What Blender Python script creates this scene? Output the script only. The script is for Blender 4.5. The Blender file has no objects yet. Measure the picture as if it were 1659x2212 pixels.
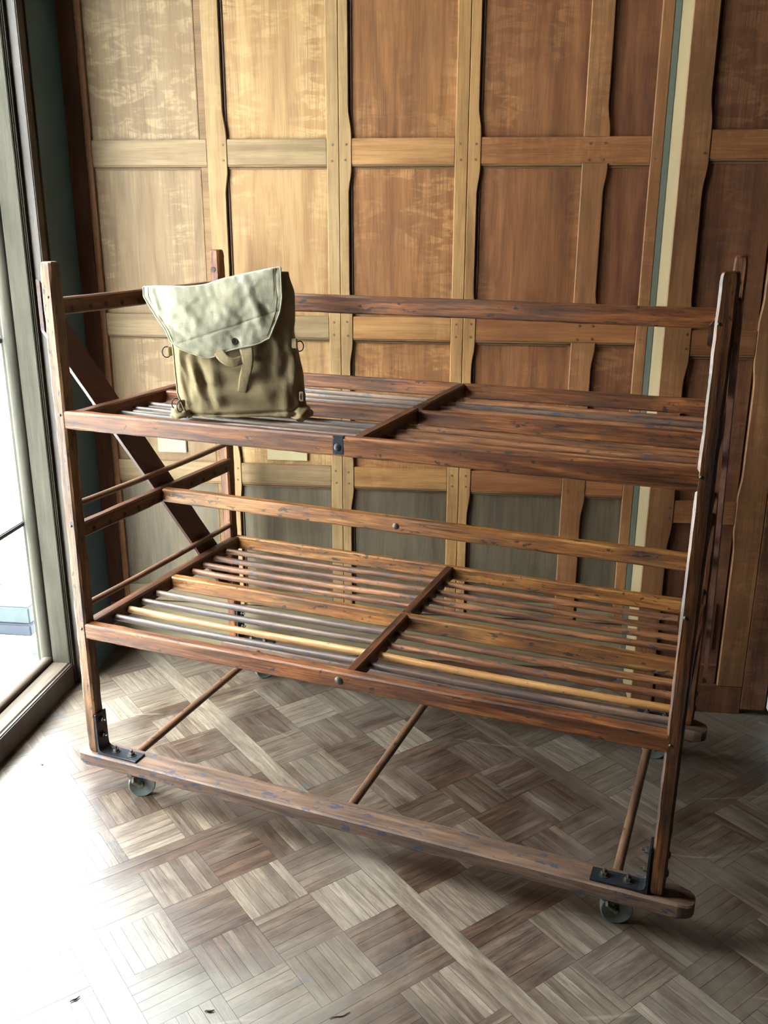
import bpy, bmesh, math, random
from mathutils import Vector, Matrix, noise
random.seed(7)
sc = bpy.context.scene
C = sc.collection
PI = math.pi

# ------------------------------------------------------------------ camera
cam = bpy.data.cameras.new('camera'); camo = bpy.data.objects.new('camera', cam); C.objects.link(camo)
cam.sensor_fit = 'HORIZONTAL'; cam.sensor_width = 36.0; cam.lens = 1998.1 / 1659 * 36
cam.clip_start = 0.05; cam.clip_end = 200
r_ = Vector((0.92619076, 0.37704705, 0.00248825)); u_ = Vector((-0.11531318, 0.27696376, 0.95393603)); f_ = Vector((-0.35898961, 0.88381367, -0.29999977))
m = Matrix((r_, u_, -f_)).transposed().to_4x4(); m.translation = Vector((1.5972, -1.8036, 1.5463))
camo.matrix_world = m
sc.camera = camo

# room frame: s along the panelled wall, n out of it into the room
YAW = 0.2636; W0 = Vector((-0.5322, 0.7489, 0))
ES = Vector((math.cos(YAW), math.sin(YAW), 0)); EN = Vector((math.sin(YAW), -math.cos(YAW), 0))
WM = Matrix.Translation(W0) @ Matrix.Rotation(YAW, 4, 'Z')      # local (s, -n, z)

# ------------------------------------------------------------------ sky, daylight, exposure
w = bpy.data.worlds.new('sky'); sc.world = w; w.use_nodes = True
bg = w.node_tree.nodes['Background']; bg.inputs[0].default_value = (0.92, 0.96, 1.0, 1)
# bright overcast: the sky is palest and strongest overhead
_t = w.node_tree; _c = _t.nodes.new('ShaderNodeTexCoord'); _s = _t.nodes.new('ShaderNodeSeparateXYZ'); _m = _t.nodes.new('ShaderNodeMapRange')
_t.links.new(_c.outputs['Generated'], _s.inputs[0]); _t.links.new(_s.outputs[2], _m.inputs['Value'])
_m.inputs['From Min'].default_value = 0.15; _m.inputs['From Max'].default_value = 1.0; _m.inputs['To Min'].default_value = 19.0; _m.inputs['To Max'].default_value = 85.0
_t.links.new(_m.outputs[0], bg.inputs[1])
port = bpy.data.lights.new('window_daylight', 'AREA'); porto = bpy.data.objects.new('window_daylight', port); C.objects.link(porto)
port.shape = 'RECTANGLE'; port.size = 2.4; port.size_y = 1.28; port.cycles.is_portal = True
# lies in the plane of the glazing, facing into the room
zx = ES; xx = Vector((0, 0, 1)); yx = (-zx).cross(xx)
pm = Matrix((xx, yx, -zx)).transposed().to_4x4(); pm.translation = W0 - ES * 0.25 + EN * 0.915 + Vector((0, 0, 1.3))
porto.matrix_world = pm
vs = sc.view_settings; vs.view_transform = 'Standard'; vs.look = 'None'; vs.exposure = 0.06; vs.gamma = 1.0; vs.use_curve_mapping = False

# ------------------------------------------------------------------ materials
def lin(c):
    return tuple(((x / 255) / 12.92 if x / 255 <= 0.04045 else ((x / 255 + 0.055) / 1.055) ** 2.4) for x in c) + (1,)
class NT:
    def __init__(s, name):
        s.m = bpy.data.materials.new(name); s.m.use_nodes = True; s.t = s.m.node_tree; s.t.nodes.clear()
        s.out = s.n('ShaderNodeOutputMaterial'); s.b = s.n('ShaderNodeBsdfPrincipled'); s.l(s.b.outputs[0], s.out.inputs[0])
    def n(s, k, **kw):
        o = s.t.nodes.new(k)
        for a, v in kw.items(): setattr(o, a, v)
        return o
    def l(s, a, b): s.t.links.new(a, b)
    def noise(s, vec, scale, detail=4, rough=0.5, dist=0.0):
        o = s.n('ShaderNodeTexNoise'); o.inputs['Scale'].default_value = scale; o.inputs['Detail'].default_value = detail
        o.inputs['Roughness'].default_value = rough; o.inputs['Distortion'].default_value = dist; s.l(vec, o.inputs['Vector']); return o.outputs['Fac']
    def ramp(s, fac, stops):
        o = s.n('ShaderNodeValToRGB'); cr = o.color_ramp
        while len(cr.elements) < len(stops): cr.elements.new(0.5)
        for e, (p, c) in zip(cr.elements, stops):
            e.position = p; e.color = c if len(c) == 4 else tuple(c) + (1,)
        s.l(fac, o.inputs[0]); return o.outputs[0]
    def map(s, vec, scale=(1, 1, 1), loc=(0, 0, 0), rot=(0, 0, 0)):
        o = s.n('ShaderNodeMapping'); o.inputs['Scale'].default_value = scale; o.inputs['Location'].default_value = loc; o.inputs['Rotation'].default_value = rot
        s.l(vec, o.inputs['Vector']); return o.outputs[0]
    def mix(s, a, b, fac, mode='MIX'):
        o = s.n('ShaderNodeMix', data_type='RGBA', blend_type=mode)
        for inp, v in ((o.inputs[6], a), (o.inputs[7], b), (o.inputs[0], fac)):
            if isinstance(v, (tuple, list, float, int)): inp.default_value = v
            else: s.l(v, inp)
        return o.outputs[2]
    def math(s, op, a, b=0.0, clamp=False):
        o = s.n('ShaderNodeMath', operation=op); o.use_clamp = clamp
        for inp, v in ((o.inputs[0], a), (o.inputs[1], b)):
            if isinstance(v, (float, int)): inp.default_value = v
            else: s.l(v, inp)
        return o.outputs[0]
    def step(s, fac, lo, hi):
        o = s.n('ShaderNodeMapRange'); o.inputs['From Min'].default_value = lo; o.inputs['From Max'].default_value = hi
        s.l(fac, o.inputs['Value']); return o.outputs[0]
    def bump(s, h, strength, dist=0.002):
        o = s.n('ShaderNodeBump'); o.inputs['Strength'].default_value = strength; o.inputs['Distance'].default_value = dist
        s.l(h, o.inputs['Height']); s.l(o.outputs[0], s.b.inputs['Normal'])
    def coord(s, rand=0.0):
        c = s.n('ShaderNodeTexCoord').outputs['Object']
        if rand:
            r = s.n('ShaderNodeObjectInfo').outputs['Random']
            v = s.n('ShaderNodeVectorMath', operation='MULTIPLY_ADD'); cb = s.n('ShaderNodeCombineXYZ')
            for i in range(3): s.l(r, cb.inputs[i])
            s.l(cb.outputs[0], v.inputs[0]); v.inputs[1].default_value = (rand, rand * 1.7, rand * 2.3); s.l(c, v.inputs[2])
            c = v.outputs[0]
        return c
def axis(a, along, across):
    return tuple(along if i == a else across for i in range(3))

def wood(name, cols, ax, spots=0.0, sscale=55.0, spot_col=(0.012, 0.010, 0.010), fleck=0.0, fleck_col=None, rough=0.5, blotch=0.4, blotch_col=None, spec=0.35, grain=0.5, rot=(0, 0, 0), k=1.0, rack=False, bumpv=0.35):
    t = NT(name); c = t.coord(3.0)
    if rot != (0, 0, 0): c = t.map(c, rot=rot)
    cA = t.map(c, axis(ax, 1.2 * k, 14 * k))
    base = t.ramp(t.noise(cA, 2.2, 6, 0.6, 0.6), [(0.30, lin(cols[0])), (0.5, lin(cols[1])), (0.70, lin(cols[2]))])
    fine = t.noise(t.map(c, axis(ax, 5 * k, 190 * k)), 2.0, 3, 0.6)
    base = t.mix(base, t.ramp(fine, [(0.35, (0.42, 0.38, 0.36)), (0.55, (1, 1, 1)), (0.75, (1.0, 1.0, 1.0))]), grain, 'MULTIPLY')
    if rack:   # open-grained streaks rubbed dark
        st = t.noise(t.map(c, axis(ax, 4, 75)), 1.5, 4, 0.65, 0.3)
        base = t.mix(base, tuple(x * 0.30 for x in lin(cols[0])[:3]) + (1,), t.math('MULTIPLY', t.step(st, 0.50, 0.66), 0.75))
    bl = t.noise(t.map(c, axis(ax, 2.5, 7)), 1.6, 5, 0.6, 0.3)
    bc = lin(blotch_col) if blotch_col else tuple(x * 0.35 for x in lin(cols[0])[:3]) + (1,)
    base = t.mix(base, bc, t.math('MULTIPLY', t.step(bl, 0.47, 0.72), blotch))
    if fleck:
        fc = t.map(c, axis(ax, 26, 9))
        f1 = t.noise(fc, 1.0, 5, 0.62, 0.7)
        f2 = t.noise(t.map(c, axis(ax, 1.2, 3.4)), 1.3, 2)
        fl = t.math('MULTIPLY', t.math('MULTIPLY', t.step(f1, 0.48, 0.56), t.step(f1, 0.70, 0.60)), t.step(f2, 0.42, 0.60))
        fl = t.math('MULTIPLY', fl, t.step(fine, 0.30, 0.60)); base = t.mix(base, lin(fleck_col or cols[2]), t.math('MULTIPLY', fl, fleck * 0.5))
    if spots:
        v = t.n('ShaderNodeTexVoronoi'); v.inputs['Scale'].default_value = sscale; v.inputs['Randomness'].default_value = 1
        dv = t.noise(c, 60, 3); cw = t.n('ShaderNodeVectorMath', operation='ADD')
        cb = t.n('ShaderNodeCombineXYZ'); t.l(t.math('MULTIPLY', dv, 0.03), cb.inputs[0]); t.l(t.math('MULTIPLY', dv, 0.02), cb.inputs[2])
        t.l(t.map(c, axis(ax, 0.7, 1.25)), cw.inputs[0]); t.l(cb.outputs[0], cw.inputs[1]); t.l(cw.outputs[0], v.inputs['Vector'])
        sel = t.n('ShaderNodeSeparateColor'); t.l(v.outputs['Color'], sel.inputs[0])
        d = t.math('MULTIPLY', t.step(v.outputs['Distance'], 0.30, 0.20), t.math('GREATER_THAN', sel.outputs[0], 1.0 - spots))
        chip = t.noise(t.map(c, axis(ax, 22, 60), loc=(3, 1, 7)), 1.0, 5, 0.7, 0.4)
        d = t.math('MAXIMUM', d, t.math('MULTIPLY', t.step(chip, 0.635 - spots * 0.15, 0.65 - spots * 0.15), t.step(bl, 0.36, 0.46)))
        base = t.mix(base, tuple(spot_col) + (1,), t.math('MULTIPLY', d, 0.9))
    t.l(base, t.b.inputs['Base Color'])
    t.l(t.step(bl, 1.2, -0.2) if False else t.math('ADD', t.math('MULTIPLY', bl, 0.25), rough - 0.12), t.b.inputs['Roughness'])
    t.b.inputs['Specular IOR Level'].default_value = spec
    t.bump(t.math('ADD', fine, t.math('MULTIPLY', bl, 0.6)), bumpv, 0.0012)
    return t.m
def plain(name, col, rough=0.5, metal=0.0, spec=0.5, var=0.0, bump=0.0, scale=60):
    t = NT(name); c = t.coord(2.0); b = lin(col)
    if var:
        nz = t.noise(c, scale / 6, 5, 0.6)
        t.l(t.mix(b, tuple(x * (1 - var) for x in b[:3]) + (1,), t.step(nz, 0.4, 0.65)), t.b.inputs['Base Color'])
    else: t.b.inputs['Base Color'].default_value = b
    t.b.inputs['Roughness'].default_value = rough; t.b.inputs['Metallic'].default_value = metal; t.b.inputs['Specular IOR Level'].default_value = spec
    if bump: t.bump(t.noise(c, scale, 4), bump, 0.002)
    return t.m

# rack woods: one batch of old pine/oak, grain along x, y or z
RC = [(56, 30, 15), (102, 56, 24), (150, 92, 44)]
DC = [(48, 27, 16), (76, 42, 23), (102, 62, 34)]
M = {}
for nm, a in (('x', 0), ('y', 1), ('z', 2)):
    M['rack_' + nm] = wood('oiled_rack_wood_' + nm, RC, a, rack=True, spots=0.12, rough=0.50, blotch=0.85, spec=0.32, k=1.4, grain=0.75, blotch_col=(58, 36, 26), bumpv=0.6)
    M['dark_' + nm] = wood('dark_rack_wood_' + nm, DC, a, rack=True, spots=0.06, rough=0.46, blotch=0.8, spec=0.35, k=1.3, grain=0.7, blotch_col=(40, 26, 22), bumpv=0.5)
M['yellow_x'] = wood('worn_honey_wood', [(80, 46, 20), (132, 82, 36), (172, 122, 62)], 0, rack=True, spots=0.16, rough=0.5, blotch=0.8, blotch_col=(66, 44, 28), k=1.4, grain=0.65, bumpv=0.6)
M['skid'] = wood('paint_spotted_skid_wood', [(62, 45, 35), (86, 64, 49), (108, 84, 66)], 0, spots=0.30, sscale=30.0, spot_col=(0.022, 0.026, 0.042), rough=0.6, blotch=0.4, k=1.4, bumpv=0.6)
M['brace'] = wood('stained_brace_wood', [(46, 24, 19), (58, 30, 24), (70, 38, 30)], 2, rough=0.5, blotch=0.5, rot=(math.radians(-52), 0, 0))
M['brace_r'] = wood('window_lit_brace_wood', [(104, 66, 54), (128, 86, 72), (146, 104, 88)], 2, rough=0.4, blotch=0.3, rot=(math.radians(-52), 0, 0), spec=0.6)  # right brace: window light on its inner face put into a paler wood colour
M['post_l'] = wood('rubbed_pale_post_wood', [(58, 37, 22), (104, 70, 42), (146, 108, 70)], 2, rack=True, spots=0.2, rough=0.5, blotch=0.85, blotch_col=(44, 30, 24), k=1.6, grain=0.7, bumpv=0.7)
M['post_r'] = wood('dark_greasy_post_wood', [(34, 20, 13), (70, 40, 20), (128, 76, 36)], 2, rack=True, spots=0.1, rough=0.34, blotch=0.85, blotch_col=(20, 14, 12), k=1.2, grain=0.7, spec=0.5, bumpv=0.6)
M['rod'] = wood('worn_dowel_wood', [(84, 50, 30), (124, 78, 46), (158, 108, 70)], 0, spots=0.22, spot_col=(0.035, 0.035, 0.05), rough=0.42, blotch=0.75, blotch_col=(50, 36, 30), k=1.5, spec=0.4, rack=True)
M['rod_pale'] = wood('pale_dowel_wood', [(132, 86, 44), (160, 112, 62), (182, 138, 86)], 0, spots=0.05, rough=0.42, blotch=0.25, k=1.5, spec=0.5)
M['rod_grey'] = wood('scuffed_grey_dowel_wood', [(62, 46, 38), (88, 67, 54), (120, 94, 76)], 0, spots=0.25, spot_col=(0.03, 0.035, 0.05), rough=0.38, blotch=0.7, blotch_col=(50, 48, 52), k=1.5, spec=0.4)
M['rod_y'] = wood('brown_dowel_wood', [(72, 50, 36), (96, 68, 50), (118, 88, 66)], 1, spots=0.04, rough=0.42, blotch=0.5, k=1.5)
M['hole'] = plain('dark_dowel_end', (34, 20, 14), 0.8)
M['band'] = plain('blue_black_paint_mark', (30, 36, 48), 0.35, var=0.5, scale=200)
M['iron'] = plain('black_iron', (52, 54, 60), 0.45, 0.75, var=0.4, bump=0.25)
M['bolt'] = plain('old_bolt_steel', (86, 80, 74), 0.45, 0.8, var=0.4, bump=0.2)
M['zinc'] = plain('galvanised_wheel', (128, 134, 130), 0.48, 0.55, var=0.3, bump=0.15)
M['fork'] = plain('brassy_caster_metal', (104, 98, 84), 0.5, 0.6, var=0.4, bump=0.3)

# panelling woods, stained from pale tan in the corner to reddish brown at the right
def oak(name, c0, c1, c2, ax, fleck, fcol, bl=0.25, blc=None, k=0.8, grain=0.35):
    return wood(name, [c0, c1, c2], ax, fleck=fleck, fleck_col=fcol, rough=0.55, blotch=bl, blotch_col=blc, k=k, grain=grain, spec=0.3, bumpv=0.2)
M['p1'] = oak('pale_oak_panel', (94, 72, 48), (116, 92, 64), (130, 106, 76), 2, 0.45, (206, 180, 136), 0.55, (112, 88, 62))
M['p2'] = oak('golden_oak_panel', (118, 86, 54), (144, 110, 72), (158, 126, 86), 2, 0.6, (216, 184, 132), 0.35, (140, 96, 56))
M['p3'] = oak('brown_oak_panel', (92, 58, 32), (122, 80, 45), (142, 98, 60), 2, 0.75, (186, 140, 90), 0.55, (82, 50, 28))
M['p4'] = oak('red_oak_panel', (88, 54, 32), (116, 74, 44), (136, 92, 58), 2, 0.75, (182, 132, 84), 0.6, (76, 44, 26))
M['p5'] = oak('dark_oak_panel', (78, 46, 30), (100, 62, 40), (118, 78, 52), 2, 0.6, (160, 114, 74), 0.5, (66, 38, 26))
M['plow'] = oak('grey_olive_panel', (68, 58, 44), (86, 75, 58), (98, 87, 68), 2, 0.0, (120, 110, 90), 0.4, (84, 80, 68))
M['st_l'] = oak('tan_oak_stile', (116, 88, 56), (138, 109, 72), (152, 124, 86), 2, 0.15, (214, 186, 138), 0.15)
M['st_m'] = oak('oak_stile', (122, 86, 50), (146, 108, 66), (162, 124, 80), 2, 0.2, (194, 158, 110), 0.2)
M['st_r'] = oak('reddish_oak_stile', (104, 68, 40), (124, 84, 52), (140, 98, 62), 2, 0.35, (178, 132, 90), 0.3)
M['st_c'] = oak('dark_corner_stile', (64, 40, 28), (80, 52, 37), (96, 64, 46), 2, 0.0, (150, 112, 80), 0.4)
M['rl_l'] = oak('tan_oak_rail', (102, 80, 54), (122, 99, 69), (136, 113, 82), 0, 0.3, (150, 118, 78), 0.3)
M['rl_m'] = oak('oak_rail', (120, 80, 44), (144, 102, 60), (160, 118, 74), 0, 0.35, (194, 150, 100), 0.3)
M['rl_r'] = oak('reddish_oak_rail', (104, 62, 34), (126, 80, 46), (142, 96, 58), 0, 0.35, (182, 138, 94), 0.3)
M['bead'] = oak('moulding_oak', (92, 68, 42), (112, 84, 54), (126, 98, 66), 0, 0.0, (140, 110, 80), 0.3)
M['groove'] = plain('dark_moulding_groove', (84, 58, 38), 0.7)
M['peg'] = plain('oak_peg', (92, 66, 42), 0.6)
M['baseb'] = oak('olive_baseboard_wood', (98, 88, 66), (112, 102, 78), (124, 112, 88), 0, 0.0, (140, 130, 100), 0.3, (116, 106, 82))
M['cream'] = plain('cream_edge_paint', (140, 122, 90), 0.6, var=0.12, scale=30)
M['green'] = plain('grey_green_metal_strip', (92, 100, 92), 0.4, 0.2)
M['teal'] = plain('teal_wall_paint', (52, 76, 84), 0.7, bump=0.1, scale=220)
M['casing'] = wood('brown_casing_wood', [(46, 37, 29), (56, 46, 37), (66, 54, 44)], 2, rough=0.45, blotch=0.3, k=0.8)
M['jamb'] = wood('pale_jamb_wood', [(46, 43, 35), (54, 51, 43), (62, 58, 50)], 2, rough=0.8, blotch=0.2, k=0.8, grain=0.25, spec=0.12)
M['sill'] = wood('weathered_sill_wood', [(50, 41, 32), (68, 59, 49), (82, 74, 63)], 1, rough=0.75, blotch=0.6, blotch_col=(56, 42, 32), k=0.8, spec=0.15)
M['patch'] = plain('new_pine_block', (170, 154, 116), 0.6, var=0.06)
M['plaster'] = plain('grey_white_plaster', (176, 182, 184), 0.8, var=0.1)
M['roomwall'] = plain('shaded_room_plaster', (70, 64, 56), 0.9)
M['ceil'] = plain('ceiling_plaster', (96, 90, 82), 0.9)
M['paving'] = plain('pale_paving', (214, 214, 208), 0.9, var=0.12, bump=0.3, scale=20)
M['concrete'] = plain('pale_concrete', (34, 43, 45), 0.9, var=0.25, bump=0.4)
M['slate'] = plain('blue_grey_stone', (12, 18, 30), 0.9, var=0.3, bump=0.4)
M['leafy'] = plain('leaf_green', (44, 80, 40), 0.7)
M['petal'] = plain('yellow_petal', (110, 96, 30), 0.7)
M['steel'] = plain('dark_window_steel', (62, 66, 64), 0.45, 0.3)
M['twig'] = plain('dry_twig', (52, 40, 32), 0.8)
def glass():
    t = NT('window_glass'); t.t.nodes.remove(t.b)
    tr = t.n('ShaderNodeBsdfTransparent'); tr.inputs[0].default_value = (0.95, 0.98, 0.97, 1); gl = t.n('ShaderNodeBsdfGlossy'); gl.inputs['Roughness'].default_value = 0.02
    mx = t.n('ShaderNodeMixShader'); mx.inputs[0].default_value = 0.04
    t.l(tr.outputs[0], mx.inputs[1]); t.l(gl.outputs[0], mx.inputs[2]); t.l(mx.outputs[0], t.out.inputs[0]); return t.m
M['glass'] = glass()
def canvas(name, c0, c1, stain):
    t = NT(name); c = t.coord(0)
    wv = t.n('ShaderNodeTexNoise'); 
    a = t.noise(t.map(c, (500, 500, 60)), 1.0, 2); b = t.noise(t.map(c, (60, 60, 500)), 1.0, 2)
    big = t.noise(c, 9, 5, 0.6, 0.4)
    col = t.mix(lin(c0), lin(c1), t.step(big, 0.38, 0.62))
    st = t.noise(c, 5, 4, 0.6, 0.8)
    col = t.mix(col, lin(stain), t.math('MULTIPLY', t.step(st, 0.52, 0.70), 0.55))
    t.l(col, t.b.inputs['Base Color']); t.b.inputs['Roughness'].default_value = 0.9; t.b.inputs['Specular IOR Level'].default_value = 0.15
    t.bump(t.math('ADD', t.math('ADD', a, b), t.math('MULTIPLY', t.noise(c, 30, 5), 3.0)), 0.35, 0.0012)
    return t.m
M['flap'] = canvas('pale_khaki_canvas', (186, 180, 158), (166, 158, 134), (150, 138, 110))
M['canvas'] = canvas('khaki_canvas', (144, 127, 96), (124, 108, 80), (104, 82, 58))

def parquet():
    t = NT('worn_basketweave_parquet'); c = t.coord(0)
    at = t.n('ShaderNodeAttribute'); at.attribute_name = 'slat'; sp = t.n('ShaderNodeSeparateColor'); t.l(at.outputs['Color'], sp.inputs[0])
    tone, dirn, rnd = sp.outputs[0], sp.outputs[1], sp.outputs[2]
    off = t.n('ShaderNodeCombineXYZ'); t.l(t.math('MULTIPLY', rnd, 37.0), off.inputs[2]); t.l(t.math('MULTIPLY', tone, 9.0), off.inputs[0])
    cc = t.n('ShaderNodeVectorMath', operation='ADD'); t.l(c, cc.inputs[0]); t.l(off.outputs[0], cc.inputs[1]); cc = cc.outputs[0]
    def graincol(sc_):
        return t.noise(t.map(cc, sc_), 2.0, 5, 0.6, 0.5), t.noise(t.map(cc, tuple(x * 5 for x in sc_)), 2.0, 3, 0.6)
    gx, fx = graincol((3, 30, 1)); gy, fy = graincol((30, 3, 1))
    mf = t.n('ShaderNodeMix', data_type='FLOAT'); t.l(dirn, mf.inputs[0]); t.l(gx, mf.inputs[2]); t.l(gy, mf.inputs[3]); g = mf.outputs[0]
    mf = t.n('ShaderNodeMix', data_type='FLOAT'); t.l(dirn, mf.inputs[0]); t.l(fx, mf.inputs[2]); t.l(fy, mf.inputs[3]); fi = mf.outputs[0]
    dark = t.ramp(g, [(0.3, lin((38, 27, 21))), (0.5, lin((57, 41, 31))), (0.7, lin((80, 60, 46)))])
    pale = t.ramp(g, [(0.3, lin((78, 68, 57))), (0.5, lin((102, 90, 77))), (0.7, lin((128, 116, 101)))])
    col = t.mix(dark, pale, t.step(tone, 0.15, 0.95))
    col = t.mix(col, t.ramp(fi, [(0.34, (0.5, 0.48, 0.46)), (0.52, (1, 1, 1)), (0.8, (1, 1, 1))]), 0.6, 'MULTIPLY')
    # worn grey film and dirt, shapes of their own
    wear = t.noise(c, 1.7, 6, 0.65, 0.5); wr = t.step(wear, 0.44, 0.68)
    col = t.mix(col, lin((112, 106, 94)), t.math('MULTIPLY', wr, 0.5))
    dirt = t.noise(t.map(c, loc=(5, 3, 0)), 2.6, 6, 0.7, 0.6)
    col = t.mix(col, lin((44, 37, 32)), t.math('MULTIPLY', t.step(dirt, 0.54, 0.74), 0.55))
    blue = t.noise(t.map(c, loc=(9, 1, 0)), 5.0, 4, 0.6, 0.8)
    col = t.mix(col, lin((60, 70, 78)), t.math('MULTIPLY', t.step(blue, 0.66, 0.74), 0.6))
    sc1 = t.n('ShaderNodeTexWave'); sc1.inputs['Scale'].default_value = 1.1; sc1.inputs['Distortion'].default_value = 14; sc1.inputs['Detail'].default_value = 2; sc1.inputs['Detail Scale'].default_value = 0.6
    t.l(t.map(c, rot=(0, 0, 0.7)), sc1.inputs['Vector'])
    scr = t.math('MULTIPLY', t.step(sc1.outputs['Fac'], 0.997, 1.0), t.step(t.noise(c, 3, 2), 0.5, 0.6))
    col = t.mix(col, lin((196, 186, 164)), t.math('MULTIPLY', scr, 0.10))
    t.l(col, t.b.inputs['Base Color'])
    t.l(t.math('ADD', t.math('MULTIPLY', wear, 0.30), 0.20), t.b.inputs['Roughness'])
    t.b.inputs['Specular IOR Level'].default_value = 0.85
    t.bump(t.math('ADD', t.math('MULTIPLY', fi, 0.7), t.math('ADD', t.math('MULTIPLY', wear, 1.5), t.math('MULTIPLY', tone, 0.6))), 0.25, 0.0015)
    return t.m
M['floor'] = parquet(); M['floorgap'] = plain('dark_floor_joint', (26, 20, 16), 0.9)

# ------------------------------------------------------------------ object helpers
def link(name, me, mat, parent=None, mats=None):
    o = bpy.data.objects.new(name, me); C.objects.link(o)
    for mm in (mats or [mat]): me.materials.append(mm)
    if parent: o.parent = parent
    return o
def from_bm(name, bm, mat, parent=None, smooth=None, room=False, mats=None):
    bmesh.ops.recalc_face_normals(bm, faces=bm.faces)
    me = bpy.data.meshes.new(name); bm.to_mesh(me); bm.free()
    if smooth:
        me.polygons.foreach_set('use_smooth', [True] * len(me.polygons))
        if smooth is not True: me.set_sharp_from_angle(angle=math.radians(smooth))
    o = link(name, me, mat, parent, mats)
    if room and not parent: o.matrix_world = WM
    return o
def empty(name, loc=(0, 0, 0), room=False):
    o = bpy.data.objects.new(name, None); C.objects.link(o); o.empty_display_size = 0.1
    o.location = loc
    if room: o.matrix_world = WM
    return o
def tag(o, label, cat, group=None, kind=None):
    if label: o['label'] = label
    if cat: o['category'] = cat
    if group: o['group'] = group
    if kind: o['kind'] = kind
    return o
def add_box(bm, x0, x1, y0, y1, z0, z1, bev=0.0):
    vs_ = [bm.verts.new((x, y, z)) for x in (x0, x1) for y in (y0, y1) for z in (z0, z1)]
    q = [(0, 1, 3, 2), (4, 6, 7, 5), (0, 4, 5, 1), (2, 3, 7, 6), (0, 2, 6, 4), (1, 5, 7, 3)]
    fs = [bm.faces.new([vs_[i] for i in f]) for f in q]
    if bev:
        es = list({e for f in fs for e in f.edges})
        bmesh.ops.bevel(bm, geom=es, offset=bev, segments=2, affect='EDGES')
def rbox(name, s0, s1, n0, n1, z0, z1, mat, parent=None, bev=0.003):
    """box in room coordinates (s, n, z)"""
    bm = bmesh.new(); add_box(bm, s0, s1, -n1, -n0, z0, z1, bev); return from_bm(name, bm, mat, parent, room=True)
def add_ring_tube(bm, pts, r, seg=12, cap=True, jit=0.0, flat=1.0):
    rings = []; n = len(pts); pv = None
    for i, p in enumerate(pts):
        p = Vector(p); d = (Vector(pts[min(i + 1, n - 1)]) - Vector(pts[max(i - 1, 0)])).normalized()
        if pv is None: a = d.orthogonal().normalized()
        else: a = (pv - d * pv.dot(d)).normalized()
        pv = a; b = d.cross(a); rr = r(i / (n - 1)) if callable(r) else r
        rr *= 1 + random.uniform(-jit, jit)
        rings.append([bm.verts.new(p + (a * math.cos(t) + b * math.sin(t) * flat) * rr) for t in [2 * PI * k / seg for k in range(seg)]])
    for i in range(n - 1):
        for k in range(seg): bm.faces.new((rings[i][k], rings[i][(k + 1) % seg], rings[i + 1][(k + 1) % seg], rings[i + 1][k]))
    if cap:
        bm.faces.new(list(reversed(rings[0]))); bm.faces.new(rings[-1])
def beam(name, a, b, w, h, mat, parent=None, seg=None, jit=0.0009, ch=0.004, side=None, endr=0.0, bow=0.0, endround=0.0):
    """worn plank from a to b; a, b = centre line ends; w along side vector, h along the other"""
    a = Vector(a); b = Vector(b); d = (b - a); L = d.length; d.normalize()
    side = Vector(side).normalized() if side else Vector((0, 0, 1)).cross(d).normalized()
    up = d.cross(side); seg = seg or max(6, int(L / 0.035)); bm = bmesh.new(); rings = []
    ph = random.uniform(0, 50)
    ts = [i / seg for i in range(seg + 1)]
    if endr or endround:
        e = (endr or endround) / L; ts = sorted(set([t for t in ts if e < t < 1 - e] + [0, e * .12, e * .4, e, 1 - e, 1 - e * .4, 1 - e * .12, 1]))
    for t in ts:
        k = 1.0
        er = (endr or endround)
        if er:
            q = min(t, 1 - t) * L / er
            if q < 1: k = 0.72 + 0.28 * math.sqrt(max(0, 1 - (1 - q) ** 2))
            if endround and q < 1: k = 0.25 + 0.75 * math.sqrt(max(0, 1 - (1 - q) ** 2))
        W, H = w / 2 * (k if not endround else k), h / 2 * (k if endr else max(k, 0.80))
        c = a + d * (L * t) + up * (bow * 4 * t * (1 - t))
        pr = [(-W + ch, -H), (W - ch, -H), (W, -H + ch), (W, H - ch), (W - ch, H), (-W + ch, H), (-W, H - ch), (-W, -H + ch)]
        rr = []
        for j, (x, y) in enumerate(pr):
            q = noise.noise(Vector((t * L * 22 + ph, j * 3.1, ph))) * jit + noise.noise(Vector((t * L * 90 + ph, j * 7.7, 1))) * jit * 0.7
            rr.append(bm.verts.new(c + side * (x - q * (1 if x > 0 else -1)) + up * (y - q * (1 if y > 0 else -1))))
        rings.append(rr)
    for i in range(len(rings) - 1):
        for j in range(8): bm.faces.new((rings[i][j], rings[i][(j + 1) % 8], rings[i + 1][(j + 1) % 8], rings[i + 1][j]))
    bm.faces.new(rings[0][::-1]); bm.faces.new(rings[-1])
    return from_bm(name, bm, mat, parent, smooth=28)
def rod(name, a, b, r, mat, parent=None, bow=0.0, jit=0.03):
    a = Vector(a); b = Vector(b); n = max(8, int((b - a).length / 0.05)); bm = bmesh.new()
    pts = [a.lerp(b, i / n) + Vector((0, 0, bow * 4 * (i / n) * (1 - i / n))) for i in range(n + 1)]
    add_ring_tube(bm, pts, r, 14, True, jit); return from_bm(name, bm, mat, parent, smooth=50)
def add_lathe(bm, prof, M4, seg=28):
    rings = []
    for (r, h) in prof:
        if r < 1e-6: rings.append([bm.verts.new(M4 @ Vector((0, 0, h)))])
        else: rings.append([bm.verts.new(M4 @ Vector((r * math.cos(2 * PI * k / seg), r * math.sin(2 * PI * k / seg), h))) for k in range(seg)])
    for A, B in zip(rings, rings[1:]):
        if len(A) == 1 and len(B) == 1: continue
        for k in range(seg):
            k2 = (k + 1) % seg
            if len(A) == 1: bm.faces.new((A[0], B[k2], B[k]))
            elif len(B) == 1: bm.faces.new((A[k], A[k2], B[0]))
            else: bm.faces.new((A[k], A[k2], B[k2], B[k]))
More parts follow.
